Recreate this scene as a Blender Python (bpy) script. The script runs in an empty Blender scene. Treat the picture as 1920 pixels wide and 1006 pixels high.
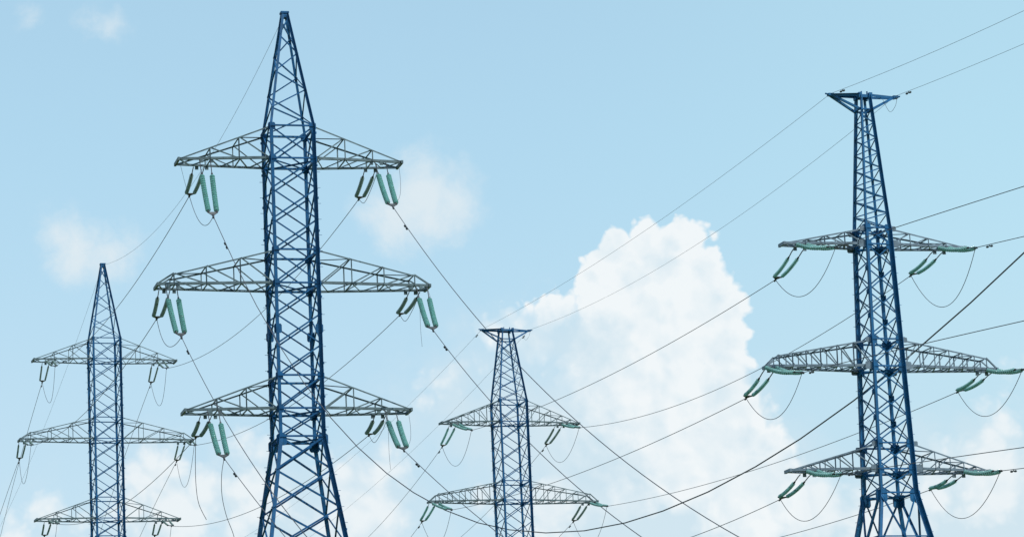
import bpy, math, random
from mathutils import Vector, Matrix
rnd = random.Random(7)
sc = bpy.context.scene
col = sc.collection

# ------------------------------------------------------------------ camera
PITCH, ROLL, FPX = 0.2115, 0.0459, 6519.3
_F = Vector((0, math.cos(PITCH), math.sin(PITCH)))
_U0 = Vector((0, -math.sin(PITCH), math.cos(PITCH)))
_R0 = Vector((1, 0, 0))
_R = math.cos(ROLL) * _R0 - math.sin(ROLL) * _U0
_U = math.sin(ROLL) * _R0 + math.cos(ROLL) * _U0
cam = bpy.data.cameras.new('camera')
cam.sensor_width = 36.0
cam.lens = FPX / 1920 * 36
cam.clip_start, cam.clip_end = 0.5, 6000
co = bpy.data.objects.new('camera', cam)
col.objects.link(co)
m = Matrix((( _R.x, _U.x, -_F.x), (_R.y, _U.y, -_F.y), (_R.z, _U.z, -_F.z))).to_4x4()
m.translation = (0, 0, 1.7)
co.matrix_world = m
sc.camera = co

# ------------------------------------------------------------------ light, exposure
SUN_EL, SUN_AZ = math.radians(60), math.radians(122)      # azimuth clockwise from +Y: behind the camera, to the right
sd = Vector((math.sin(SUN_AZ) * math.cos(SUN_EL), math.cos(SUN_AZ) * math.cos(SUN_EL), math.sin(SUN_EL)))
sl = bpy.data.lights.new('sun', 'SUN')
sl.energy, sl.angle, sl.color = 2.6, math.radians(0.53), (1.0, 0.975, 0.94)
so = bpy.data.objects.new('sun', sl)
col.objects.link(so)
so.rotation_euler = sd.to_track_quat('Z', 'Y').to_euler()
so.location = (60, -60, 120)
vs = sc.view_settings
vs.view_transform, vs.look, vs.gamma, vs.exposure = 'Standard', 'None', 1.0, 0.78
vs.use_curve_mapping = False

# ------------------------------------------------------------------ sky with clouds (fixed to compass directions)
world = bpy.data.worlds.new('World')
sc.world = world
world.use_nodes = True
world.cycles.sampling_method, world.cycles.sample_map_resolution = 'MANUAL', 256
nt = world.node_tree
nt.nodes.clear()

def _in(node, i, v):
    if isinstance(v, bpy.types.NodeSocket): nt.links.new(v, node.inputs[i])
    else: node.inputs[i].default_value = v
def mth(op, a, b=None, c=None, clamp=False):
    n = nt.nodes.new('ShaderNodeMath'); n.operation = op; n.use_clamp = clamp
    _in(n, 0, a)
    if b is not None: _in(n, 1, b)
    if c is not None: _in(n, 2, c)
    return n.outputs[0]
def vmt(op, a, b=None):
    n = nt.nodes.new('ShaderNodeVectorMath'); n.operation = op
    _in(n, 0, a)
    if b is not None: _in(n, 1, b)
    return n.outputs['Value'] if op in ('DOT_PRODUCT', 'LENGTH', 'DISTANCE') else n.outputs[0]
def comb(x, y, z=0.0):
    n = nt.nodes.new('ShaderNodeCombineXYZ'); _in(n, 0, x); _in(n, 1, y); _in(n, 2, z); return n.outputs[0]
def noise(v, scale, detail=5.0, rough=0.55, lac=2.0):
    n = nt.nodes.new('ShaderNodeTexNoise'); n.noise_dimensions = '2D'; _in(n, 'Vector', v)
    n.inputs['Scale'].default_value = scale; n.inputs['Detail'].default_value = detail
    n.inputs['Roughness'].default_value = rough; n.inputs['Lacunarity'].default_value = lac
    return n.outputs
def voro(v, scale, smooth=0.45):
    n = nt.nodes.new('ShaderNodeTexVoronoi'); n.voronoi_dimensions = '2D'; n.feature = 'SMOOTH_F1'; _in(n, 'Vector', v)
    n.inputs['Scale'].default_value = scale; n.inputs['Smoothness'].default_value = smooth
    return n.outputs['Distance']
def ramp(v, lo, hi, a=0.0, b=1.0):
    n = nt.nodes.new('ShaderNodeMapRange'); n.interpolation_type = 'SMOOTHSTEP'
    _in(n, 'Value', v)
    n.inputs['From Min'].default_value = lo; n.inputs['From Max'].default_value = hi
    n.inputs['To Min'].default_value = a; n.inputs['To Max'].default_value = b
    return n.outputs[0]
def mixc(f, a, b):
    n = nt.nodes.new('ShaderNodeMix'); n.data_type = 'RGBA'
    _in(n, 0, f)
    for i, v in ((6, a), (7, b)):
        if isinstance(v, bpy.types.NodeSocket): nt.links.new(v, n.inputs[i])
        else: n.inputs[i].default_value = (*v, 1.0)
    return n.outputs[2]

SKY = 0.1
tc = nt.nodes.new('ShaderNodeTexCoord')
d = vmt('NORMALIZE', tc.outputs['Generated'])
# bearing and height on the cloud bank: tangents round one fixed compass direction
a_ = mth('MAXIMUM', vmt('DOT_PRODUCT', d, _F), 0.05)
K = FPX / 1000
u = mth('MULTIPLY_ADD', mth('DIVIDE', vmt('DOT_PRODUCT', d, _R), a_), K, 0.960)
w = mth('MULTIPLY_ADD', mth('DIVIDE', vmt('DOT_PRODUCT', d, _U), a_), -K, 0.503)
P = comb(u, w)

def blobs(pts, p, k=0.012):
    cur = None
    for x, y, r in pts:
        s = mth('SUBTRACT', vmt('DISTANCE', p, Vector((x / 1000, y / 1000, 0))), r / 1000)
        cur = s if cur is None else mth('SMOOTH_MIN', cur, s, k)
    return cur

# lumps of the cumulus: rounded cells of falling size, broken up by fractal noise
wn = noise(P, 7.0, 4.0, 0.55)
warp = vmt('ADD', P, vmt('MULTIPLY', vmt('SUBTRACT', wn['Color'], Vector((.5, .5, .5))), Vector((.06, .06, 0))))
vor_a, vor_b, vor_c = voro(warp, 15.0), voro(warp, 34.0), voro(warp, 80.0)
billow = mth('MULTIPLY_ADD', vor_a, 0.036, mth('MULTIPLY_ADD', vor_b, 0.024, mth('MULTIPLY', vor_c, 0.010)))
fine = noise(P, 24.0, 8.0, 0.68)['Fac']
billow = mth('MULTIPLY_ADD', mth('SUBTRACT', fine, 0.5), 0.009, billow)

CRISP = [(1212, 445, 46), (1290, 438, 42), (1165, 470, 46), (1118, 515, 44), (1250, 490, 75), (1185, 535, 70), (1312, 505, 48),
         (1322, 575, 76), (1235, 620, 110), (1345, 655, 66), (1325, 745, 90), (1370, 800, 90), (1435, 832, 55), (1230, 720, 110),
         (1300, 860, 110), (1400, 930, 110), (1140, 595, 70), (1170, 700, 130), (1150, 830, 150), (1000, 640, 45), (965, 605, 42), (1018, 600, 40), (1056, 590, 36), (930, 620, 32)]
SOFT = [(280, 885, 82), (340, 880, 62), (250, 950, 60), (385, 905, 66), (345, 965, 100), (90, 970, 66), (30, 1000, 60), (150, 990, 55), (468, 845, 62), (480, 930, 85), (440, 980, 60),
        (640, 885, 62), (720, 880, 58), (690, 960, 95), (600, 990, 60), (822, 716, 42), (850, 700, 30), (800, 742, 30), (880, 680, 30), (1870, 800, 62), (1800, 850, 60), (1860, 900, 110),
        (1915, 690, 34), (1890, 740, 40), (1760, 930, 70), (1500, 960, 110), (1040, 960, 100), (900, 930, 50), (1640, 980, 80)]
VEIL = [(795, 365, 88), (735, 400, 70), (850, 385, 55), (800, 420, 60), (150, 470, 62), (105, 435, 45), (210, 485, 50), (240, 455, 25), (205, 48, 30), (165, 40, 18), (55, 35, 18)]
BANK = [(1350, 980, 260), (1800, 960, 200), (700, 980, 150), (100, 1010, 90), (440, 930, 110), (1000, 800, 180), (860, 760, 110), (1090, 680, 130), (940, 690, 60), (1180, 780, 150), (560, 960, 120), (1700, 1000, 130), (1900, 1000, 200), (1250, 1000, 250), (300, 960, 130)]

crisp = mth('ADD', blobs(CRISP, P), mth('SUBTRACT', billow, .017))
soft = mth('ADD', blobs(SOFT, P, .03), mth('MULTIPLY', billow, 1.5))
sn = noise(P, 6.0, 7.0, 0.62)['Fac']
sn2 = noise(warp, 13.0, 8.0, 0.62)['Fac']
veil = mth('ADD', blobs(VEIL, P, .05), mth('MULTIPLY', mth('SUBTRACT', sn2, 0.5), 0.10))
bank = mth('ADD', blobs(BANK, P, .08), mth('MULTIPLY', mth('SUBTRACT', sn, 0.5), 0.30))
# the tower is crisp at its top and on the right and dissolves into haze at its lower left
SHADE = [(950, 860, 170), (1010, 745, 95), (1080, 830, 60), (905, 760, 40)]
thick = mth('ADD', blobs(SHADE, P, .08), mth('MULTIPLY', mth('SUBTRACT', sn, 0.5), 0.40))
away = ramp(thick, 0.13, -0.16)
width = mth('MULTIPLY_ADD', away, .07, mth('MULTIPLY_ADD', ramp(w, .6, .98), .03, .011))
a_crisp = mth('DIVIDE', mth('SUBTRACT', .016, crisp), width, clamp=True)
a_crisp = mth('MULTIPLY', a_crisp, mth('MULTIPLY_ADD', away, -.6, .97))
a_soft = mth('MULTIPLY', ramp(soft, 0.04, -0.03), 0.94)
a_veil = mth('MULTIPLY', ramp(veil, 0.02, -0.07), 0.80)
a_bank = mth('MULTIPLY', ramp(bank, 0.06, -0.14), 0.72)
# relief of the lumps towards the sun (high, from the right)
wl = vmt('ADD', warp, Vector((0.010, -0.012, 0)))
rel = mth('SUBTRACT', mth('MULTIPLY_ADD', voro(wl, 15.0), 0.030, mth('MULTIPLY', voro(wl, 34.0), 0.010)),
          mth('MULTIPLY_ADD', vor_a, 0.030, mth('MULTIPLY', vor_b, 0.010)))
fold = noise(P, 8.5, 3.0, 0.5)['Fac']                       # where the lumps stand out and where they are smooth
lit = mth('MULTIPLY_ADD', away, -.55, .74)
lit = mth('MULTIPLY_ADD', mth('MULTIPLY', rel, ramp(fold, .34, .60)), 32.0, lit)
lit = mth('MULTIPLY_ADD', ramp(crisp, -.05, .005), .30, lit)
lit = mth('MULTIPLY_ADD', mth('SUBTRACT', sn2, 0.5), 0.6, lit)
lit = mth('MULTIPLY_ADD', mth('SUBTRACT', sn, 0.5), 1.0, lit, clamp=True)

sky = nt.nodes.new('ShaderNodeTexSky')
sky.sky_type = 'NISHITA'; sky.sun_disc = False
sky.sun_elevation, sky.sun_rotation = SUN_EL, SUN_AZ
sky.altitude, sky.air_density, sky.dust_density, sky.ozone_density = 100, 1.0, 1.0, 1.0
HZ = 5.74                                                   # radiance of a sunlit white cloud next to that sky
def rad(r, g, b): return (r * HZ, g * HZ, b * HZ)
hz = mth('MULTIPLY_ADD', ramp(u, .8, 2.0), .14, ramp(w, -0.1, 1.05, 0.43, 0.54))
base = mixc(hz, sky.outputs[0], mixc(ramp(w, .2, 1.1), rad(.555, .885, .95), rad(.60, .79, .85)))                                # thin summer haze
c_ = mixc(a_bank, base, rad(.68, .81, .885))
c_ = mixc(a_veil, c_, rad(.80, .87, .905))
c_ = mixc(a_soft, c_, mixc(lit, rad(.66, .80, .885), rad(.86, .92, .95)))
c_ = mixc(a_crisp, c_, mixc(lit, rad(.60, .77, .87), rad(.905, .95, .97)))
front = ramp(vmt('DOT_PRODUCT', d, _F), 0.55, 0.8)          # the bank fills that part of the sky only
c_ = mixc(front, sky.outputs[0], c_)
bg = nt.nodes.new('ShaderNodeBackground')
nt.links.new(c_, bg.inputs['Color'])
bg.inputs['Strength'].default_value = SKY
wo = nt.nodes.new('ShaderNodeOutputWorld')
nt.links.new(bg.outputs[0], wo.inputs['Surface'])

# ------------------------------------------------------------------ materials
def mat(name, base, rough=0.5, metal=0.0, var=0.25, scale=3.0, rust=None, spec=0.5):
    m = bpy.data.materials.new(name); m.use_nodes = True
    n = m.node_tree; b = n.nodes['Principled BSDF']
    t = n.nodes.new('ShaderNodeTexCoord'); z = n.nodes.new('ShaderNodeTexNoise')
    z.inputs['Scale'].default_value = scale; z.inputs['Detail'].default_value = 6
    n.links.new(t.outputs['Object'], z.inputs['Vector'])
    r = n.nodes.new('ShaderNodeValToRGB')
    lo = tuple(c * (1 - var) for c in base); hi = tuple(min(1, c * (1 + var)) for c in base)
    r.color_ramp.elements[0].position, r.color_ramp.elements[1].position = 0.3, 0.7
    r.color_ramp.elements[0].color, r.color_ramp.elements[1].color = (*lo, 1), (*hi, 1)
    n.links.new(z.outputs['Fac'], r.inputs['Fac'])
    out = r.outputs['Color']
    if rust:
        z2 = n.nodes.new('ShaderNodeTexNoise'); z2.inputs['Scale'].default_value = scale * 3.1; z2.inputs['Detail'].default_value = 8
        n.links.new(t.outputs['Object'], z2.inputs['Vector'])
        k = n.nodes.new('ShaderNodeMapRange'); k.inputs['From Min'].default_value = .60; k.inputs['From Max'].default_value = .72
        n.links.new(z2.outputs['Fac'], k.inputs['Value'])
        x = n.nodes.new('ShaderNodeMix'); x.data_type = 'RGBA'
        n.links.new(k.outputs[0], x.inputs[0]); n.links.new(out, x.inputs[6]); x.inputs[7].default_value = (*rust, 1)
        out = x.outputs[2]
    n.links.new(out, b.inputs['Base Color'])
    b.inputs['Roughness'].default_value = rough; b.inputs['Metallic'].default_value = metal
    b.inputs['Specular IOR Level'].default_value = spec
    return m
BLUE = mat('blue_paint', (0.007, 0.085, 0.205), 0.55, var=.3, rust=(.02, .085, .14), spec=.22)
BLUE_FADED = mat('faded_blue_paint', (0.009, 0.105, 0.24), 0.55, var=.28, rust=(.03, .12, .18), spec=.25)
STEEL_DARK = mat('weathered_steel', (0.105, 0.155, 0.165), 0.55, metal=.25, var=.3, rust=(.08, .11, .11), spec=.3)
STEEL = mat('galvanised_steel', (0.145, 0.20, 0.235), 0.5, metal=.3, var=.3, rust=(.10, .13, .14), spec=.35)
CABLE = mat('aluminium_cable', (0.06, 0.066, 0.075), 0.6, metal=.2, var=.15)
FITTING = mat('forged_fitting', (0.05, 0.06, 0.062), 0.5, metal=.5, var=.2)
def glass(name, base, trans, rough=.12):
    m = mat(name, base, rough, var=.12, scale=6)
    n = m.node_tree; b = n.nodes['Principled BSDF']; o = n.nodes['Material Output']
    t = n.nodes.new('ShaderNodeBsdfTranslucent')
    n.links.new(b.inputs['Base Color'].links[0].from_socket, t.inputs['Color'])
    x = n.nodes.new('ShaderNodeMixShader'); x.inputs[0].default_value = trans
    n.links.new(b.outputs[0], x.inputs[1]); n.links.new(t.outputs[0], x.inputs[2]); n.links.new(x.outputs[0], o.inputs['Surface'])
    b.inputs['Coat Weight'].default_value = .4
    return m
GLASS = glass('green_glass', (0.36, 0.64, 0.60), .6)
GLASS_GREY = glass('shaded_glass', (0.32, 0.45, 0.42), .55, .3)  # darker copy of the green glass: shade of back-lit strings put into its colour

# ------------------------------------------------------------------ mesh helpers
class MB:
    def __init__(s): s.v, s.f = [], []
    def angle(s, p0, p1, w, ref, t=None, flip=1):
        """rolled L section of leg w from p0 to p1; its two legs lie towards ref and across it"""
        p0, p1, ref = Vector(p0), Vector(p1), Vector(ref)
        ax = (p1 - p0)
        if ax.length < 1e-4: return
        ax.normalize(); t = t or max(w * .13, .008)
        a = ref - ax * ref.dot(ax)
        if a.length < 1e-5: a = ax.orthogonal()
        a.normalize(); b = ax.cross(a) * flip
        pr = [(0, 0), (w, 0), (w, t), (t, t), (t, w), (0, w)]
        i = len(s.v)
        for p in (p0, p1):
            for x, y in pr: s.v.append(p + a * x + b * y)
        for k in range(6): s.f.append((i + k, i + (k + 1) % 6, i + 6 + (k + 1) % 6, i + 6 + k))
        s.f.append((i, i + 5, i + 4, i + 3)); s.f.append((i, i + 3, i + 2, i + 1))
        s.f.append((i + 6, i + 7, i + 8, i + 9)); s.f.append((i + 6, i + 9, i + 10, i + 11))
    def tube(s, pts, r, n=6):
        pts = [Vector(p) for p in pts]; i = len(s.v); up = None
        for k, p in enumerate(pts):
            tg = (pts[min(k + 1, len(pts) - 1)] - pts[max(k - 1, 0)]).normalized()
            if up is None: up = tg.orthogonal().normalized()
            up = (up - tg * up.dot(tg)).normalized(); b = tg.cross(up)
            rr = r[k] if isinstance(r, (list, tuple)) else r
            for q in range(n):
                an = 2 * math.pi * q / n
                s.v.append(p + (up * math.cos(an) + b * math.sin(an)) * rr)
        for k in range(len(pts) - 1):
            for q in range(n):
                a, c = i + k * n + q, i + k * n + (q + 1) % n
                s.f.append((a, c, c + n, a + n))
        s.f.append(tuple(i + q for q in reversed(range(n)))); e = i + (len(pts) - 1) * n
        s.f.append(tuple(e + q for q in range(n)))
    def plate(s, c, nrm, up, w, h, t, cut=.3):
        """bevel-cornered plate"""
        c, nrm, up = Vector(c), Vector(nrm).normalized(), Vector(up)
        up = (up - nrm * up.dot(nrm)).normalized(); sx = up.cross(nrm)
        w, h = w / 2, h / 2; k = cut
        pr = [(-w, -h * (1 - k)), (-w * (1 - k), -h), (w * (1 - k), -h), (w, -h * (1 - k)), (w, h * (1 - k)), (w * (1 - k), h), (-w * (1 - k), h), (-w, h * (1 - k))]
        i = len(s.v)
        for d_ in (-t / 2, t / 2):
            for x, y in pr: s.v.append(c + sx * x + up * y + nrm * d_)
        s.f.append(tuple(i + q for q in reversed(range(8)))); s.f.append(tuple(i + 8 + q for q in range(8)))
        for q in range(8): s.f.append((i + q, i + (q + 1) % 8, i + 8 + (q + 1) % 8, i + 8 + q))
    def box(s, c, x, y, z):
        c = Vector(c); i = len(s.v)
        for dz in (-z / 2, z / 2):
            for dx, dy in ((-x / 2, -y / 2), (x / 2, -y / 2), (x / 2, y / 2), (-x / 2, y / 2)): s.v.append(c + Vector((dx, dy, dz)))
        s.f += [(i + 3, i + 2, i + 1, i), (i + 4, i + 5, i + 6, i + 7)] + [(i + q, i + (q + 1) % 4, i + 4 + (q + 1) % 4, i + 4 + q) for q in range(4)]
    def build(s, name, m, parent=None, smooth=False):
        me = bpy.data.meshes.new(name); me.from_pydata([tuple(p) for p in s.v], [], s.f)
        me.materials.append(m)
        if smooth: me.polygons.foreach_set('use_smooth', [True] * len(me.polygons))
        me.update()
        o = bpy.data.objects.new(name, me); col.objects.link(o)
        if parent: o.parent = parent
        return o
def empty(name, loc, rz=0.0):
    o = bpy.data.objects.new(name, None); col.objects.link(o); o.location = loc; o.rotation_euler = (0, 0, rz)
    o.empty_display_size = .5
    return o
def tag(o, label, cat, group=None):
    o['label'], o['category'] = label, cat
    if group: o['group'] = group

# ------------------------------------------------------------------ ground (below the frame)
KNOLLS = [(-33.2, 275.4, 9.94, 38), (-.35, 129.2, 5.6, 18), (8.44, 79.3, 1.0, 16)]
def ground_z(x, y):
    return -.14 + sum(h * math.exp(-((x - a) ** 2 + (y - b) ** 2) / (2 * s * s)) for a, b, h, s in KNOLLS)
def make_ground():
    xs = [-3000, -1200, -500, -300, -200, -150] + list(range(-120, 121, 6)) + [150, 200, 300, 500, 1200, 3000]
    ys = [-3000, -1000, -300, -100] + list(range(0, 401, 6)) + [500, 700, 1500, 4000]
    v = [(x, y, ground_z(x, y)) for y in ys for x in xs]; n = len(xs)
    f = [(j * n + i, j * n + i + 1, (j + 1) * n + i + 1, (j + 1) * n + i) for j in range(len(ys) - 1) for i in range(n - 1)]
    me = bpy.data.meshes.new('ground'); me.from_pydata(v, [], f)
    me.materials.append(mat('meadow', (0.075, 0.105, 0.035), .95, var=.45, scale=.15, rust=(.16, .14, .07), spec=.1))
    o = bpy.data.objects.new('ground', me); col.objects.link(o); o['kind'] = 'structure'
make_ground()

# ------------------------------------------------------------------ pylons
SC = {'A': 1.08, 'B': 1.08, 'C': .5, 'D': .5}                     # tall 220 kV pair and the slimmer pair in front of it
SIGN = [(-1, -1), (1, -1), (1, 1), (-1, 1)]
FACES = [(0, 1, (0, -1, 0)), (1, 2, (1, 0, 0)), (2, 3, (0, 1, 0)), (3, 0, (-1, 0, 0))]
def pylon(sp, loc, yaw, label, k=1.0):
    root = empty('lattice_pylon', Vector((0, 0, 1.7)) + (Vector(loc) - Vector((0, 0, 1.7))) * k, yaw)
    root.scale = (k, k, k)
    tag(root, label, 'pylon', 'blue lattice pylons')
    S, tw = sp['half'], sp['tw']
    pl, top = sp['plate'], sp['top']
    P = lambda k, z: Vector((SIGN[k][0] * S(z), SIGN[k][1] * S(z), z))
    inward = lambda k: Vector((-SIGN[k][0], 0, 0))
    body = sp['body']; leg_m = sp['paint']
    lw = sp['leg_w']; bw = sp['brace_w']
    t1 = sp['arms'][0][1]
    # main legs: ground to the foot of the peak
    for k in range(4):
        m = MB(); fl = 1 if k in (0, 2) else -1
        zs = [0, pl, t1]
        for a, b in zip(zs[:-1], zs[1:]):
            m.angle(P(k, a), P(k, b), lw * (1.12 if b == pl else 1), inward(k), lw * .11, flip=-fl)
        m.build('leg', leg_m, root)
    # bracing, one web per face
    low = sp['low']
    for fi, (i, j, nr) in enumerate(FACES):
        m = MB(); n = Vector(nr)
        zz = body
        for a, b in zip(zz[:-1], zz[1:]):
            ins = n * -.02; ins2 = n * -.02 * 2.2
            for (pa, pb), off in (((P(i, a), P(j, b)), ins), ((P(j, a), P(i, b)), ins2)):
                m.angle(pa + off, pb + off, bw, (0, 0, 1), flip=1 if fi % 2 else -1)
        if sp.get('vee'):
            mid = lambda z: (P(i, z) + P(j, z)) / 2
            a, b = low[1], low[0]
            m.angle(P(i, b) - n * .02, mid(a) - n * .02, bw * 1.5, (0, 0, 1)); m.angle(P(j, b) - n * .03, mid(a) - n * .03, bw * 1.5, (0, 0, 1))
            m.angle(P(i, a) - n * .02, P(j, a) - n * .02, bw, (0, 0, 1))
            rest = low[1:]
        else: rest = low
        for q, (b, a) in enumerate(zip(rest[:-1], rest[1:])):
            wv = bw * 1.15
            m.angle(P(i, a) - n * .03, P(j, b) - n * .03, wv, (0, 0, 1)); m.angle(P(j, a) - n * .06, P(i, b) - n * .06, wv, (0, 0, 1))
            if q % 3 == 2: m.angle(P(i, a) - n * .03, P(j, a) - n * .03, bw, (0, 0, 1))
        m.build('bracing', leg_m, root)
    # horizontal frames
    rings = [z for arm in sp['arms'] for z in (arm[1], arm[2])] + [pl]
    for z in rings:
        m = MB()
        for i, j, nr in FACES: m.angle(P(i, z) - Vector(nr) * .035, P(j, z) - Vector(nr) * .035, bw * 1.25, (0, 0, 1))
        if z in [arm[2] for arm in sp['arms']] or z == pl:
            m.angle(P(0, z) + Vector((0, 0, -.05)), P(2, z) + Vector((0, 0, -.05)), bw, (0, 0, 1)); m.angle(P(1, z) + Vector((0, 0, -.1)), P(3, z) + Vector((0, 0, -.1)), bw, (0, 0, 1))
        m.build('horizontal_frame', leg_m, root)
    # gusset plates at the corners
    gs = sp['gusset']
    for z in rings:
        big = 1.45 if z == pl else 1.0
        for k in range(4):
            m = MB(); c = P(k, z); sx, sy = SIGN[k]
            zz = -.12 if z == pl else 0
            m.plate(c + Vector((-sx * gs * .34, sy * .016, zz)), (0, sy, 0), (0, 0, 1), gs * big, gs * 1.1 * big, .014)
            m.plate(c + Vector((sx * .016, -sy * gs * .34, zz)), (sx, 0, 0), (0, 0, 1), gs * big, gs * 1.1 * big, .014)
            m.build('gusset_plate', leg_m, root)
    for z in sp.get('node', ()):                                  # smaller plates where the braces meet the legs
        for k in range(4):
            m = MB(); c = P(k, z); sx, sy = SIGN[k]; g_ = sp['node_w']
            m.plate(c + Vector((-sx * g_ * .3, sy * .016, 0)), (0, sy, 0), (0, 0, 1), g_, g_ * 1.25, .014)
            m.plate(c + Vector((sx * .016, -sy * g_ * .3, 0)), (sx, 0, 0), (0, 0, 1), g_, g_ * 1.25, .014)
            m.build('gusset_plate', leg_m, root)
    # climbing pegs along two legs
    for k in (1, 3):
        m = MB(); sx, sy = SIGN[k]; z = pl - 6
        while z < t1 - .2:
            c = P(k, z); dr = Vector((sx, 0, 0)) if int(z / .38) % 2 else Vector((0, sy, 0))
            m.tube([c, c + dr * .17], .011, 5); z += .38
        z = pl - 6
        while z < t1:                                             # splice bolts and peg brackets
            c = P(k, z); m.box(c + Vector((sx * .03, 0, 0)), .07, .07, .1); z += body[-1] - body[-2]
        m.build('peg_ladder', leg_m, root)['kind'] = 'stuff'
    # peak
    m = MB(); zz = sp['peak']
    for k in range(4):
        fl = 1 if k in (0, 2) else -1
        m.angle(P(k, t1), P(k, top - .06), lw * .72, inward(k), lw * .1, flip=-fl)
    for fi, (i, j, nr) in enumerate(FACES):
        n = Vector(nr) * -.02
        for q, (a, b) in enumerate(zip(zz[:-1], zz[1:])):
            if sp['peak_style'] == 'x':
                m.angle(P(i, a) + n, P(j, b) + n, bw * .8, (0, 0, 1)); m.angle(P(j, a) + n * 2, P(i, b) + n * 2, bw * .8, (0, 0, 1))
            elif (q + fi) % 2: m.angle(P(i, a) + n, P(j, b) + n, bw * .85, (0, 0, 1))
            else: m.angle(P(j, a) + n, P(i, b) + n, bw * .85, (0, 0, 1))
    pk = m.build('peak', leg_m, root)
    if sp['head'] == 'cap':
        h = S(top) + .06
        m = MB(); m.box((0, 0, top - .03), 2 * h, 2 * h, .09); m.build('peak_cap', leg_m, pk)
        m = MB(); m.box((0, 0, top - .2), 2 * h * .9, 2 * h * .9, .16); m.build('cap_collar', leg_m, pk)
    else:
        L, hs = sp['head_len'], S(top)
        for sg in (-1, 1):
            m = MB(); tip = Vector((sg * L, 0, top - .03))
            for sy in (-1, 1):
                m.angle((sg * hs, sy * hs, top), tip + Vector((0, sy * .07, 0)), lw * .62, (0, 0, -1))
                m.angle((sg * S(top - sp['head_drop']), sy * S(top - sp['head_drop']), top - sp['head_drop']), tip + Vector((0, sy * .07, -.06)), lw * .55, (0, 0, 1))
            m.angle((sg * (hs + L) / 2, -hs * .55, top - .02), (sg * (hs + L) / 2, hs * .55, top - .02), bw, (0, 0, -1))
            m.box(tip + Vector((0, 0, -.02)), .26, .24, .12); m.tube([tip + Vector((sg * .05, 0, 0)), tip + Vector((sg * .26, 0, .03))], .04)
            m.build('earth_wire_bracket', leg_m, pk)
        m = MB()
        for i, j, nr in FACES: m.angle(P(i, top - .03), P(j, top - .03), lw * .8, (0, 0, -1))
        for k in range(4): m.box(P(k, top - .08), .16, .16, .26)
        m.build('peak_cap', leg_m, pk)
        m = MB()
        for i, j, nr in FACES: m.angle(P(i, top - sp['head_drop']), P(j, top - sp['head_drop']), bw * 1.3, (0, 0, 1))
        m.build('strut_frame', leg_m, pk)
        for x in (-.5, .6): m = MB(); m.tube([(x * hs, -hs * .6, top), (x * hs, -hs * .6, top + .14)], .035); m.build('cap_post', leg_m, pk)
    # crossarms
    for name, zt, zb, L, ts, style in sp['arms']:
        for sg in (-1, 1):
            s0, s1 = S(zb), S(zt)
            def bot(t, sy): return Vector((sg * (s0 + (L - s0) * t), sy * (s0 + (tw - s0) * t), zb))
            def topz(t): return zb + (zt - zb) * (1 - t * (1 - sp['tip_h'][style])) if style == 'blunt' else zb + (zt - zb) * max(0.0, 1 - t)
            te = ts[-1] if style == 'blunt' else 1.0
            def tp(t, sy):
                x = s1 + (L - s1) * t; y = s1 + (tw - s1) * t
                return Vector((sg * x, sy * y, max(topz(t), zb + .07)))
            m = MB(); aw = sp['web_w']
            full = [0.0] + list(ts) + ([1.0] if te < 1 or style != 'blunt' else [])
            for sy in (-1, 1):
                fp = sy * sg
                for q, t in enumerate(ts):
                    m.angle(bot(t, sy) - Vector((0, sy * .02, 0)), tp(t, sy) - Vector((0, sy * .02, 0)), aw, (sg, 0, 0), flip=fp)
                    p0 = bot(full[q], sy); p1 = tp(t, sy)
                    m.angle(p0 - Vector((0, sy * .03, 0)), p1 - Vector((0, sy * .03, 0)), aw, (0, 0, 1), flip=fp)
                if style == 'blunt': m.angle(tp(te, sy), bot(1, sy) + Vector((0, 0, .05)), aw * 1.3, (0, 0, 1), flip=fp)
            for q, t in enumerate(full[1:]):                       # plan bracing top and bottom
                u0 = full[q]
                m.angle(bot(t, -1), bot(t, 1), aw * .9, (0, 0, 1))
                um = (u0 + t) / 2; dz = Vector((0, 0, .015))
                m.angle(bot(u0, -1) + dz, bot(um, 1) + dz, aw * .95, (0, 0, 1)); m.angle(bot(um, 1) + dz, bot(t, -1) + dz, aw * .95, (0, 0, 1))
                if t <= te and style == 'blunt' or t < .95:
                    m.angle(tp(t, -1), tp(t, 1), aw * .8, (0, 0, -1))
                    if q % 2 == 0: m.angle(tp(u0, 1), tp(t, -1), aw * .8, (0, 0, -1))
            m.box(bot(1, 0) + Vector((sg * .02, 0, .045)), .10, 2 * tw + .12, .15)
            for t_ in sp['hang'][name]:                            # hanger plates for the insulators
                for sy in (-1, 1):
                    c = bot(t_, sy); m.box(c + Vector((0, 0, -.05)), .16, .05, .2); m.box(c + Vector((sg * -.48, 0, -.05)), .16, .05, .2)
            arm = m.build('crossarm', sp['steel'], root)
            cw = sp['chord_w']
            for sy in (-1, 1):
                c = MB(); fp = 1 if sg * sy > 0 else -1
                c.angle(bot(0, sy), bot(1, sy), cw, (0, 0, 1), flip=fp); c.build('chord', sp['steel'], arm)
                c = MB(); c.angle(tp(0, sy) if style == 'blunt' else Vector((sg * s1, sy * s1, zt)), tp(te, sy), cw * .6, (0, 0, -1), flip=-fp); c.build('chord', sp['steel'], arm)
            if sp.get('corner_plate'):
                for sy in (-1, 1):
                    c = MB(); c.plate((sg * (s0 + .17), sy * (s0 + .03), zb + .05), (0, sy, 0), (0, 0, 1), .36, .36, .012); c.build('corner_plate', sp['steel'], arm)
                    c = MB(); c.plate((sg * (s1 + .12), sy * (s1 + .03), zt - .02), (0, sy, 0), (0, 0, 1), .28, .24, .012); c.build('corner_plate', sp['steel'], arm)
    return root

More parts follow.
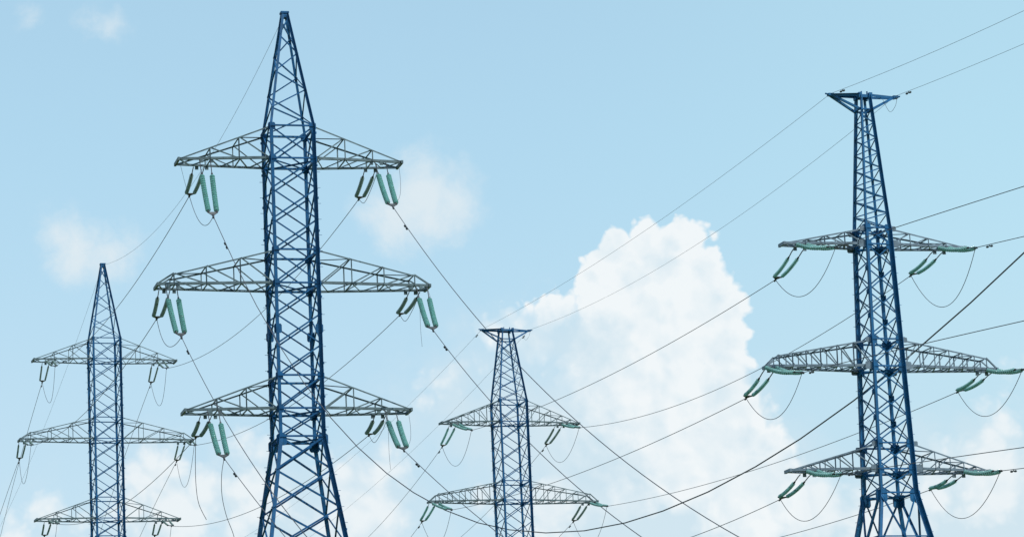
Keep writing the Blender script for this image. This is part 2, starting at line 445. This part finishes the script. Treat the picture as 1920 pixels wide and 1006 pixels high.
def lin(z, pts):
    for (z0, s0), (z1, s1) in zip(pts[:-1], pts[1:]):
        if z <= z1: return s0 + (s1 - s0) * (z - z0) / (z1 - z0)
    return pts[-1][1]
def steps(*lv):
    out = [lv[0]]
    for n, z in zip(lv[1::2], lv[2::2]):
        z0 = out[-1]; out += [z0 + (z - z0) * (q + 1) / n for q in range(n)]
    return out
def low_levels(pl, first, grow, n=40):
    z, h, o = pl, first, [pl]
    while z > 0 and len(o) < n:
        z -= h; h *= grow; o.append(max(z, 0))
    return o
HALF_A = [(0, 5.4), (28.336, 1.0877), (43.169, 1.0877), (49.063, .14)]
SPEC_A = dict(node=[33.45], node_w=.36, half=lambda z: lin(z, HALF_A), tw=.58, plate=28.336, top=49.063, leg_w=.17, brace_w=.074, web_w=.056, chord_w=.115, gusset=.33,
    body=steps(28.336, 1, 29.652, 1, 31.206, 3, 35.591, 1, 37.185, 3, 41.59, 1, 43.169), low=low_levels(28.336, 1.6, 1.13),
    peak=steps(43.169, 6, 48.75), peak_style='z', head='cap', paint=BLUE, steel=STEEL_DARK, tip_h={'blunt': .22},
    hang={'top': [.76], 'mid': [.92], 'low': [.74]},
    arms=[('top', 43.169, 41.59, 5.33, (.335, .655), 'point'), ('mid', 37.185, 35.591, 6.45, (.285, .58, .86), 'blunt'), ('low', 31.206, 29.652, 5.32, (.335, .655), 'point')])
SPEC_B = dict(SPEC_A, node=[], gusset=.22, leg_w=.165, brace_w=.056, web_w=.045, chord_w=.095)
HALF_D = [(0, 5.5), (24.256, .945), (35.94, .665), (36.723, .652), (43.30, .26)]
SPEC_D = dict(node=steps(26.562, 3, 30.159)[1:-1] + steps(31.434, 4, 35.941)[1:-1], node_w=.20, half=lambda z: lin(z, HALF_D), tw=.288, plate=24.256, top=43.30, leg_w=.185, brace_w=.064, web_w=.05, chord_w=.115, gusset=.36,
    body=steps(24.256, 1, 25.35, 1, 26.562, 3, 30.159, 1, 31.434, 4, 35.941, 1, 36.723), low=[24.256, 22.2] + low_levels(22.2, 1.9, 1.15)[1:], vee=True,
    peak=steps(36.723, 16, 42.6), peak_style='z', head='tee', head_len=1.65, head_drop=.8, paint=BLUE_FADED, steel=STEEL, tip_h={'blunt': .36}, corner_plate=True,
    hang={'top': [.8], 'mid': [.95], 'low': [.76]},
    arms=[('top', 36.723, 35.941, 4.56, (.25, .5, .74), 'point'), ('mid', 31.434, 30.159, 5.74, (.17, .33, .49, .63, .76, .89), 'blunt'), ('low', 26.562, 25.35, 4.96, (.28, .48, .66, .82), 'point')])
B0 = 9.19
HALF_C = [(0, 5.4), (45.235 - 15.2 - B0, 1.114), (46.866 - B0, 1.114), (52.49 - B0, .42)]
zc = lambda z: z - B0
SPEC_C = dict(half=lambda z: lin(z, HALF_C), tw=.40, plate=zc(30.0), top=zc(52.49), leg_w=.17, brace_w=.06, web_w=.045, chord_w=.10, gusset=.26,
    body=steps(zc(30.0), 2, zc(33.0), 1, zc(34.6), 3, zc(39.293), 1, zc(40.75), 3, zc(45.235), 1, zc(46.866)), low=low_levels(zc(30.0), 1.7, 1.14),
    peak=steps(zc(46.866), 5, zc(51.6)), peak_style='x', head='tee', head_len=1.87, head_drop=.85, paint=BLUE, steel=STEEL_DARK, tip_h={'blunt': .33},
    hang={'top': [.78], 'mid': [.92], 'low': [.75]},
    arms=[('top', zc(46.866), zc(45.235), 5.39, (.22, .44, .66, .83), 'point'), ('mid', zc(40.75), zc(39.293), 6.55, (.18, .35, .52, .7, .88), 'blunt'), ('low', zc(34.6), zc(33.0), 5.4, (.22, .44, .66, .83), 'point')])
PYLONS = {
 'A': pylon(SPEC_A, (-10.327, 160, 0), .2491, 'tallest dark blue lattice pylon with pointed peak, biggest in the picture', SC['A']),
 'B': pylon(SPEC_B, (-30.712, 255, B0), .3005, 'smaller pointed blue lattice pylon at the far left behind the tallest one', SC['B']),
 'C': pylon(SPEC_C, (-.705, 258.455, B0), .3116, 'smaller flat-topped blue lattice pylon standing before the big white cloud', SC['C']),
 'D': pylon(SPEC_D, (16.872, 158.545, 0), .3177, 'big flat-topped blue lattice pylon with pale grey crossarms on the right', SC['D'])}

# ------------------------------------------------------------------ insulators, wires
WHO = {'A': "tallest pylon", 'B': "far left pylon", 'C': "small flat-topped pylon", 'D': "right pylon"}
LEV = {'a1': 'top', 'a2': 'middle', 'a3': 'bottom'}
SIDE = {-1: 'left', 1: 'right'}
PROF = [(-.5, .022), (-.42, .046), (-.16, .048), (-.10, .085), (.0, .132), (.05, .130), (.02, .085), (.10, .034), (.5, .022)]
def disc_string(path, n, dia, name, m, parent):
    """n cap-and-pin discs threaded on a curved path"""
    b = MB(); L = [0.0]
    for a, c in zip(path[:-1], path[1:]): L.append(L[-1] + (c - a).length)
    def at(s):
        for k in range(len(L) - 1):
            if s <= L[k + 1] or k == len(L) - 2:
                return path[k].lerp(path[k + 1], (s - L[k]) / (L[k + 1] - L[k])), (path[k + 1] - path[k]).normalized()
    pitch = L[-1] / n; ns = 10
    for q in range(n):
        c, tg = at((q + .5) * pitch); u_ = tg.orthogonal().normalized(); v_ = tg.cross(u_); i = len(b.v)
        for z, r in PROF:
            for k in range(ns):
                an = 2 * math.pi * k / ns
                b.v.append(c + tg * (z * pitch) + (u_ * math.cos(an) + v_ * math.sin(an)) * r * dia)
        for j in range(len(PROF) - 1):
            for k in range(ns):
                a = i + j * ns + k; e = i + j * ns + (k + 1) % ns; b.f.append((a, e, e + ns, a + ns))
    o = b.build(name, m, parent, smooth=True)
    o.data.materials.append(FITTING)                              # iron caps and pins between the glass skirts
    rows = (len(PROF) - 1) * ns
    o.data.polygons.foreach_set('material_index', [1 if (f % rows) // ns < 2 or (f % rows) // ns == len(PROF) - 2 else 0 for f in range(len(o.data.polygons))])
    return o
def insulator(key, A, E):
    t, side = key[0][0], key[0][1]; A, E = Vector(A), Vector(E)
    yaw = PYLONS[t].rotation_euler.z; ax = Vector((math.cos(yaw), math.sin(yaw), 0))
    root = empty('insulator_string', A)
    backlit = (t in 'B') or (t == 'A' and side == 'r') or (t == 'C' and side == 'r' and key[2] == 1)  # strings that get the glass with shade in its colour
    look = {'Af': 'long green glass insulator pair facing the viewer', 'Ar': 'short shaded grey insulator pair facing away', 'Bf': 'tiny bunched insulator pair facing the viewer',
            'Br': 'small dark insulator pair hanging', 'Cf': 'small insulator pair reaching right', 'Cr': 'small insulator pair hanging down leftward',
            'Df': 'green glass insulator pair stretched level to the right', 'Dr': 'green glass insulator pair hanging down leftward'}[key[0]]
    tag(root, f"{look}, {LEV[key[1]]} {SIDE[key[2]]} arm of {WHO[t]}", 'insulator', 'insulator pairs on the pylon arms')
    M = Matrix.Translation(-A); L = (E - A).length; d_ = (E - A) / L
    sc_ = SC[t]; yk = .30 * sc_
    bow = Vector((0, 0, -1)) * L * {'A': .03, 'B': .012, 'C': .025, 'D': .04}[t]
    gap, gy = .26 * sc_, .19 * sc_
    lk = {'A': .27 if side == 'f' else .24, 'B': .2, 'C': .16, 'D': .05 if side == 'f' else .3}[t]
    for q in (-1, 1):
        p0 = A + ax * gap * q - A; p1 = E - d_ * yk + ax * gy * q - A
        def pos(u): return p0.lerp(p1, u) + bow * 4 * u * (1 - u)
        lr = (.022 if t != 'D' else .026) * sc_
        m = MB(); m.tube([pos(0) + Vector((0, 0, -.02))] + [pos(lk * k / 3) for k in (1, 2)] + [pos(lk * .84), pos(lk * .86), pos(lk)], [lr, lr, lr, lr, .048 * sc_, .05 * sc_]); m.build('link', FITTING, root)
        m = MB(); m.tube([pos(.965), p1 + d_ * .03 * sc_], .045 * sc_); m.build('clevis', FITTING, root)
        n = {'A': 16 if side == 'f' else 14, 'B': 13, 'C': 13, 'D': 14}[t]
        disc_string([pos(lk + (.97 - lk) * k / 10) for k in range(11)], n, {'A': .98 if side == 'f' else .74, 'B': .55, 'C': .72, 'D': .80 if side == 'f' else .7}[t] * sc_, 'disc_string', GLASS_GREY if backlit else GLASS, root)
    m = MB(); c = E - A
    a, b, e = c - d_ * yk + ax * (gy + .07 * sc_), c - d_ * yk - ax * (gy + .07 * sc_), c - d_ * .06 * sc_
    n_ = ax.cross(d_).normalized() * .018 * sc_; i = len(m.v)
    for s_ in (1, -1):
        for p in (a, b, e + ax * -.04 * sc_, e + ax * .04 * sc_): m.v.append(p + n_ * s_)
    m.f += [(i, i + 1, i + 2, i + 3), (i + 7, i + 6, i + 5, i + 4)] + [(i + q, i + 4 + q, i + 4 + (q + 1) % 4, i + (q + 1) % 4) for q in range(4)]
    m.tube([c - d_ * .10 * sc_, c + d_ * .14 * sc_], .05 * sc_)
    m.build('yoke', FITTING, root)

def span_pts(P0, P1, sag, n=48):
    P0, P1 = Vector(P0), Vector(P1)
    return [P0.lerp(P1, k / n) - Vector((0, 0, 4 * sag * (k / n) * (1 - k / n))) for k in range(n + 1)]
def put(name, pts, r, m, label, cat, group, n=6, damp=(), damp_r=.045):
    o0 = Vector(pts[0]); b = MB(); b.tube([Vector(p) - o0 for p in pts], r, n)
    o = b.build(name, m, None, smooth=True); o.location = o0
    tag(o, label, cat, group)
    for s in damp:
        acc = 0
        for a, c in zip(pts[:-1], pts[1:]):
            l = (c - a).length
            if acc + l >= s:
                p = a.lerp(c, (s - acc) / l) - o0; tg = (c - a).normalized(); break
            acc += l
        h = MB(); q_ = damp_r / .05; dn = Vector((0, 0, -.09)) * q_
        h.tube([p, p + dn], .02 * q_); h.tube([p + dn - tg * .2 * q_, p + dn + tg * .2 * q_], .014 * q_)
        for e in (-1, 1): h.tube([p + dn + tg * .13 * e * q_, p + dn + tg * .25 * e * q_], damp_r)
        h.build('vibration_damper', FITTING, o)
    return o

# string: (pylon + r(ear)/f(ront), arm, side, hanger point, clamp point)
STR = [
 ('Af', 'a1', -1, (-15.293, 170.921, 44.781), (-14.688, 167.972, 41.109)),
 ('Af', 'a2', -1, (-17.14, 170.543, 38.301), (-16.351, 167.27, 34.953)),
 ('Af', 'a3', -1, (-15.239, 170.932, 31.886), (-14.429, 167.346, 28.862)),
 ('Af', 'a1', 1, (-6.502, 173.167, 44.781), (-5.81, 169.744, 41.563)),
 ('Af', 'a2', 1, (-4.666, 173.729, 38.301), (-4.072, 170.111, 35.277)),
 ('Af', 'a3', 1, (-6.491, 173.178, 31.886), (-5.735, 169.344, 29.175)),
 ('Ar', 'a1', -1, (-15.746, 172.454, 44.781), (-16.61, 176.083, 44.155)),
 ('Ar', 'a2', -1, (-17.604, 171.882, 38.301), (-18.403, 175.511, 37.599)),
 ('Ar', 'a3', -1, (-15.725, 172.465, 31.886), (-16.61, 176.105, 31.411)),
 ('Ar', 'a1', 1, (-7.096, 174.668, 44.781), (-7.895, 178.297, 44.09)),
 ('Ar', 'a2', 1, (-5.065, 175.079, 38.301), (-5.983, 178.718, 37.858)),
 ('Ar', 'a3', 1, (-7.042, 174.679, 31.886), (-7.819, 178.362, 31.508)),
 ('Bf', 'a1', -1, (-37.433, 273.262, 54.706), (-36.45, 270.054, 53.486)),
 ('Bf', 'a1', 1, (-28.75, 275.918, 54.706), (-27.918, 272.7, 53.41)),
 ('Bf', 'a2', -1, (-39.301, 272.776, 48.226), (-38.372, 269.503, 47.168)),
 ('Bf', 'a2', 1, (-26.698, 276.674, 48.226), (-25.92, 273.348, 47.211)),
 ('Bf', 'a3', -1, (-37.4, 273.272, 41.811), (-36.493, 269.935, 40.936)),
 ('Bf', 'a3', 1, (-28.674, 275.951, 41.811), (-27.832, 272.657, 40.742)),
 ('Br', 'a1', -1, (-37.832, 274.774, 54.706), (-38.556, 277.765, 53.691)),
 ('Br', 'a1', 1, (-29.3, 277.463, 54.706), (-30.013, 280.454, 53.691)),
 ('Br', 'a2', -1, (-39.701, 274.093, 48.226), (-40.424, 277.139, 47.362)),
 ('Br', 'a2', 1, (-27.346, 277.949, 48.226), (-28.112, 280.94, 47.222)),
 ('Br', 'a3', -1, (-37.876, 274.752, 41.811), (-38.599, 277.841, 41.142)),
 ('Br', 'a3', 1, (-29.344, 277.452, 41.811), (-30.002, 280.541, 41.109)),
 ('Cf', 'a1', -1, (-2.455, 128.29, 23.465), (-1.775, 127.065, 22.94)),
 ('Cf', 'a1', 1, (1.645, 129.555, 23.465), (2.235, 128.245, 23.05)),
 ('Cf', 'a2', -1, (-3.325, 128.075, 20.495), (-2.64, 126.845, 19.98)),
 ('Cf', 'a2', 1, (2.57, 129.945, 20.495), (3.13, 128.61, 20.105)),
 ('Cr', 'a1', -1, (-2.49, 128.825, 23.465), (-2.95, 130.12, 22.87)),
 ('Cr', 'a1', 1, (1.485, 130.13, 23.465), (0.995, 131.455, 22.96)),
 ('Cr', 'a2', -1, (-3.36, 128.47, 20.495), (-3.825, 129.805, 19.995)),
 ('Cr', 'a2', 1, (2.35, 130.335, 20.495), (1.895, 131.68, 20.01)),
 ('Df', 'a1', -1, (6.675, 78.505, 18.82), (7.37, 77.235, 18.43)),
 ('Df', 'a1', 1, (10.08, 79.6, 18.82), (10.68, 78.265, 18.49)),
 ('Df', 'a2', -1, (5.77, 78.24, 15.93), (6.405, 76.945, 15.525)),
 ('Df', 'a2', 1, (11.06, 79.965, 15.93), (11.59, 78.59, 15.66)),
 ('Df', 'a3', -1, (6.585, 78.435, 13.525), (7.145, 77.08, 13.21)),
 ('Df', 'a3', 1, (10.31, 79.64, 13.525), (10.87, 78.27, 13.295)),
 ('Dr', 'a1', -1, (6.68, 78.895, 18.82), (6.2, 80.36, 18.39)),
 ('Dr', 'a1', 1, (10.02, 80.0, 18.82), (9.53, 81.505, 18.58)),
 ('Dr', 'a2', -1, (5.8, 78.575, 15.93), (5.32, 80.05, 15.54)),
 ('Dr', 'a2', 1, (10.985, 80.28, 15.93), (10.485, 81.79, 15.76)),
 ('Dr', 'a3', -1, (6.495, 78.87, 13.525), (5.995, 80.35, 13.175)),
 ('Dr', 'a3', 1, (10.14, 80.085, 13.525), (9.655, 81.605, 13.42)),
]
# span: (from, arm, side, start, end, sag)
SPAN = [
 ('AB', 'a1', -1, (-16.61, 176.083, 44.155), (-36.45, 270.054, 53.486), 1.296),
 ('AB', 'a1', 1, (-7.895, 178.297, 44.09), (-27.918, 272.7, 53.41), 1.836),
 ('AB', 'a2', -1, (-18.403, 175.511, 37.599), (-38.372, 269.503, 47.168), 1.404),
 ('AB', 'a2', 1, (-5.983, 178.718, 37.858), (-25.92, 273.348, 47.211), 1.404),
 ('AB', 'a3', -1, (-16.61, 176.105, 31.411), (-36.493, 269.935, 40.936), 1.404),
 ('AB', 'a3', 1, (-7.819, 178.362, 31.508), (-27.832, 272.657, 40.742), 1.404),
 ('DC', 'a1', -1, (6.2, 80.36, 18.39), (-1.775, 127.065, 22.94), 0.4),
 ('DC', 'a1', 1, (9.53, 81.505, 18.58), (2.235, 128.245, 23.05), 0.75),
 ('DC', 'a2', -1, (5.32, 80.05, 15.54), (-2.64, 126.845, 19.98), 0.35),
 ('DC', 'a2', 1, (10.485, 81.79, 15.76), (3.13, 128.61, 20.105), 0.35),
 ('DC', 'a3', -1, (5.995, 80.35, 13.175), (-1.63, 126.855, 17.895), 0.7),
 ('DC', 'a3', 1, (9.655, 81.605, 13.42), (2.37, 128.14, 17.895), 0.45),
 ('Cr', 'a1', -1, (-2.95, 130.12, 22.87), (-17.41, 207.43, 27.625), 2.22),
 ('Cr', 'a1', 1, (0.995, 131.455, 22.96), (-12.77, 208.765, 27.72), 2.22),
 ('Cr', 'a2', -1, (-3.825, 129.805, 19.995), (-17.885, 207.115, 24.75), 2.22),
 ('Cr', 'a2', 1, (1.895, 131.68, 20.01), (-12.0, 208.99, 24.77), 2.22),
 ('Br', 'a1', -1, (-38.556, 277.765, 53.691), (-74.585, 467.035, 51.639), -1.75),
 ('Br', 'a1', 1, (-30.013, 280.454, 53.691), (-62.413, 469.724, 51.628), -1.75),
 ('Br', 'a2', -1, (-40.424, 277.139, 47.362), (-78.106, 466.398, 45.31), -1.75),
 ('Br', 'a2', 1, (-28.112, 280.94, 47.222), (-61.344, 470.2, 45.159), -1.75),
 ('Br', 'a3', -1, (-38.599, 277.841, 41.142), (-73.44, 467.111, 39.079), -1.75),
 ('Br', 'a3', 1, (-30.002, 280.541, 41.109), (-64.843, 469.811, 39.046), -1.75),
 ('Df', 'a1', -1, (7.37, 77.235, 18.43), (22.16, 21.885, 11.29), -0.225),
 ('Df', 'a1', 1, (10.68, 78.265, 18.49), (32.835, 22.915, 11.35), -0.225),
 ('Df', 'a2', -1, (6.405, 76.945, 15.525), (20.415, 21.595, 8.385), -0.225),
 ('Df', 'a2', 1, (11.59, 78.59, 15.66), (28.27, 23.24, 8.52), -0.225),
 ('Df', 'a3', -1, (7.145, 77.08, 13.21), (20.375, 21.73, 6.07), -0.225),
 ('Df', 'a3', 1, (10.87, 78.27, 13.295), (29.755, 22.92, 6.14), -0.225),
 ('Af', 'a2', -1, (-16.351, 167.27, 34.953), (20.606, -7.063, 5.588), 12.863),
 ('Af', 'a3', -1, (-14.429, 167.346, 28.862), (33.556, -4.266, -4.704), 11.027),
 ('Af', 'a1', 1, (-5.81, 169.744, 41.563), (41.99, -1.933, 22.285), 22.788),
 ('Af', 'a2', 1, (-4.072, 170.111, 35.277), (39.582, -2.668, 22.447), 20.218),
 ('Af', 'a3', 1, (-5.735, 169.344, 29.175), (41.904, -2.365, 7.348), 12.863),
 ('AB', 'gw', 0, (-11.156, 172.8, 52.741), (-33.167, 275.4, 62.666), 2.808),
 ('DC', 'gw', -1, (7.655, 79.015, 22.5), (-1.24, 128.94, 27.095), 0.35),
 ('DC', 'gw', 1, (9.22, 79.53, 22.5), (0.535, 129.515, 27.095), 0.65),
 ('Df', 'gw', -1, (7.655, 79.015, 22.5), (28.625, 1.43, 22.065), 2.63),
 ('Df', 'gw', 1, (9.22, 79.53, 22.5), (33.34, 1.945, 22.995), 2.405),
 ('Cr', 'gw', -1, (-1.24, 128.94, 27.095), (-27.475, 223.57, 30.385), 2.59),
 ('Cr', 'gw', 1, (0.535, 129.515, 27.095), (-25.695, 224.145, 28.25), 2.545),
 ('Br', 'gw', 0, (-33.167, 275.4, 62.666), (-82.728, 485.752, 61.165), 5.249),
]
CABLE_PTS = [(-14.688, 167.972, 41.109), (-13.489, 164.722, 38.118), (-12.15, 161.06, 35.05), (-10.811, 157.399, 32.264), (-9.623, 154.148, 30.018), (-8.284, 150.487, 27.75), (-6.944, 146.826, 25.752), (-5.605, 143.176, 24.002), (-4.417, 139.925, 22.652), (-3.078, 136.264, 21.345), (-1.739, 132.602, 20.265), (-0.551, 129.352, 19.498), (0.788, 125.69, 18.818), (2.128, 122.029, 18.332), (3.467, 118.379, 18.04), (4.655, 115.128, 17.932), (5.994, 111.467, 17.965), (7.333, 107.806, 18.159), (8.521, 104.555, 18.451), (9.86, 100.894, 18.926), (11.2, 97.232, 19.531), (12.539, 93.582, 20.254), (13.727, 90.331, 20.989), (15.066, 86.67, 21.918), (16.405, 83.009, 22.944), (17.744, 79.348, 24.056), (23.09, 64.746, 26.788), (32.0, 40.414, 29.51)]
JUMP = [('D', 'a1', -1, 0.74), ('D', 'a1', 1, 1.07), ('D', 'a2', -1, 0.76), ('D', 'a2', 1, 0.82), ('D', 'a3', -1, 0.76), ('D', 'a3', 1, 0.88), ('C', 'a1', -1, 1.01), ('C', 'a1', 1, 0.96), ('C', 'a2', -1, 1.05), ('C', 'a2', 1, 1.14), ('B', 'a1', -1, 2.29), ('B', 'a1', 1, 2.419), ('B', 'a2', -1, 2.506), ('B', 'a2', 1, 2.7), ('B', 'a3', -1, 2.419), ('B', 'a3', 1, 2.376), ('A', 'a1', -1, 0.972), ('A', 'a2', -1, 0.929)]
for g, a, s_, A_, E_ in STR: insulator((g, a, s_), A_, E_)
END = {(g, a, s_): Vector(E_) for g, a, s_, A_, E_ in STR}
ATT = {(g, a, s_): Vector(A_) for g, a, s_, A_, E_ in STR}
for g, a, s_, P0, P1, sag in SPAN:
    k = SC[g[0]]
    if a == 'gw':
        lab = {('AB', 0): 'thin earth wire from the tip of the tallest pylon down to the far left pylon', ('DC', -1): 'thin earth wire from left end of right pylon top to small flat-topped pylon',
               ('DC', 1): 'thin earth wire from right end of right pylon top to small flat-topped pylon', ('Df', -1): 'faint earth wire rising to upper right edge, the higher of the two',
               ('Df', 1): 'earth wire rising rightward from the clamp at right pylon top, lower of two', ('Cr', -1): 'faint earth wire falling left from left tip of small flat-topped pylon',
               ('Cr', 1): 'faint earth wire falling left from right tip of small flat-topped pylon', ('Br', 0): 'faint earth wire falling left from the peak of the far left pylon'}[g, s_]
        put('earth_wire', span_pts(P0, P1, sag), .0085 * k, CABLE, lab, 'earth wire', 'thin earth wires over the pylons', 5, [1.6 * k] if g in ('Df', 'Cr') else [], .05 * k)
        continue
    at = f"{LEV[a]} {SIDE[s_]} arm"
    lab = {'AB': f"power line from tallest pylon's {at} back to far left pylon", 'DC': f"power line from right pylon's {at} to small flat-topped pylon",
           'Cr': f"power line falling away leftward from small flat-topped pylon's {at}", 'Br': f"power line falling away leftward from far left pylon's {at}",
           'Df': f"power line leaving right pylon's {at} toward the right edge", 'Af': f"dark power line sagging forward to the right from tallest pylon's {at}"}[g]
    dm = {'AB': [], 'DC': [], 'Cr': [1.5 * k], 'Br': [1.3 * k], 'Df': [1.3 * k], 'Af': [2.7 * k]}[g]
    put('power_line', span_pts(P0, P1, sag, 96 if g == 'Af' else 48), .0165 * k, CABLE, lab, 'power line', 'power lines strung between the pylons', 6, dm, .05 * k)
put('power_line', [Vector(p) for p in CABLE_PTS], .021, CABLE, 'thick dark cable swooping along the bottom and up to the right edge', 'power line', 'power lines strung between the pylons', 6, [2.9], .054)
for t, a, s_, sag in JUMP:
    lab = f"slack jumper loop below {LEV[a]} {SIDE[s_]} arm of {WHO[t]}"
    P0, P1 = END[t + 'r', a, s_], END[t + 'f', a, s_]
    if t == 'A' and a == 'a3': continue
    pts = span_pts(P0, P1, sag, 20)
    side = Vector((rnd.uniform(-.12, .12), rnd.uniform(-.1, .1), 0)) * SC[t]
    pts = [p + side * math.sin(math.pi * k / 20) for k, p in enumerate(pts)]
    put('jumper_wire', pts, .015 * SC[t], CABLE, lab, 'jumper wire', 'jumper loops under the arms')
def hang(P0, offs, r, lab, k=1.0):
    c = [Vector(P0) + Vector(o_) * k for o_ in offs]; pts = []
    for k in range(len(c) - 1):                                   # Catmull-Rom through the sag points
        p0, p1, p2, p3 = c[max(k - 1, 0)], c[k], c[k + 1], c[min(k + 2, len(c) - 1)]
        for q in range(6):
            t = q / 6; pts.append(.5 * (2 * p1 + (p2 - p0) * t + (2 * p0 - 5 * p1 + 4 * p2 - p3) * t * t + (3 * p1 - p0 - 3 * p2 + p3) * t ** 3))
    put('jumper_wire', pts + [c[-1]], r, CABLE, lab, 'jumper wire', 'jumper loops under the arms')
hang(END['Ar', 'a3', -1], [(0, 0, 0), (-.04, -.1, -1.2), (-.02, -.3, -2.5), (.12, -.5, -3.5), (.5, -.7, -4.35)], .016, 'loose wire dangling straight down beside far left pylon, left of two')
hang(END['Af', 'a3', -1], [(0, 0, 0), (-.14, 0, -.8), (-.16, .1, -1.8), (.02, .2, -2.8), (.32, .3, -3.7), (.6, .4, -5)], .016, 'loose wire dangling below green insulators of tallest pylon bottom left arm')
for a in ('a1', 'a2', 'a3'):
    E_, T_ = END['Ar', a, 1], ATT['Af', a, 1]; v = T_ - E_ + Vector((-.2, 0, -.1))
    hang(E_, [(0, 0, 0), tuple(v * .28 + Vector((0, 0, -.72))), tuple(v * .62 + Vector((.04, 0, -.66))), tuple(v * .9 + Vector((.08, 0, -.35))), tuple(v)], .014, f"short jumper hook under {LEV[a]} right arm of {WHO['A']}")
for a, ln in (('a2', 3.0), ('a3', 2.9)):
    hang(ATT['Af', a, 1] + Vector((-.15, .25, -.1)), [(0, 0, 0), (.02, 0, -ln * .35), (.02, 0, -ln * .7), (.06, 0, -ln)], .008, f"loose thin wire hanging plumb under {LEV[a]} right arm of {WHO['A']}")
yA = PYLONS['A'].rotation_euler.z
def arm_tip(lx, z, ly=-.5): return PYLONS['A'].matrix_basis @ Vector((lx, ly, z))
bpy.context.view_layer.update()
for lx, z, key, lab in ((5.2, 41.55, ('Af', 'a1', 1), 'thin tie wire bowing from tip of tallest pylon top right arm'), (6.35, 35.55, ('Af', 'a2', 1), 'thin tie wire from tip of tallest pylon middle right arm'),
                        (5.2, 29.6, ('Af', 'a3', 1), 'thin tie wire from tip of tallest pylon bottom right arm'), (-5.1, 41.55, ('Ar', 'a1', -1), 'thin tie wire from tip of tallest pylon top left arm')):
    T_ = arm_tip(lx, z, -.5 if key[0] == 'Af' else .5); E_ = END[key]; v = E_ - T_; b_ = Vector((math.copysign(.22, lx) if key[0] == 'Af' else .03, 0, -.25))
    hang(T_, [(0, 0, 0), tuple(v * .33 + b_ * .8), tuple(v * .66 + b_), tuple(v)], .009, lab)
for t, ly in (('C', -.3), ('D', -.25)):
    sp = {'C': SPEC_C, 'D': SPEC_D}[t]; L_, z = sp['head_len'], sp['top'] - .1
    Tp = PYLONS[t].matrix_basis @ Vector((L_, ly, z)); Q = PYLONS[t].matrix_basis @ Vector((L_ - .75, ly, z - .15))
    hang(Tp, [(0, 0, 0), (-.06, 0, -.22), (-.2, 0, -.35), tuple(Q - Tp)], .0045, f"small earth wire loop under right tip of {WHO[t]}'s flat top")
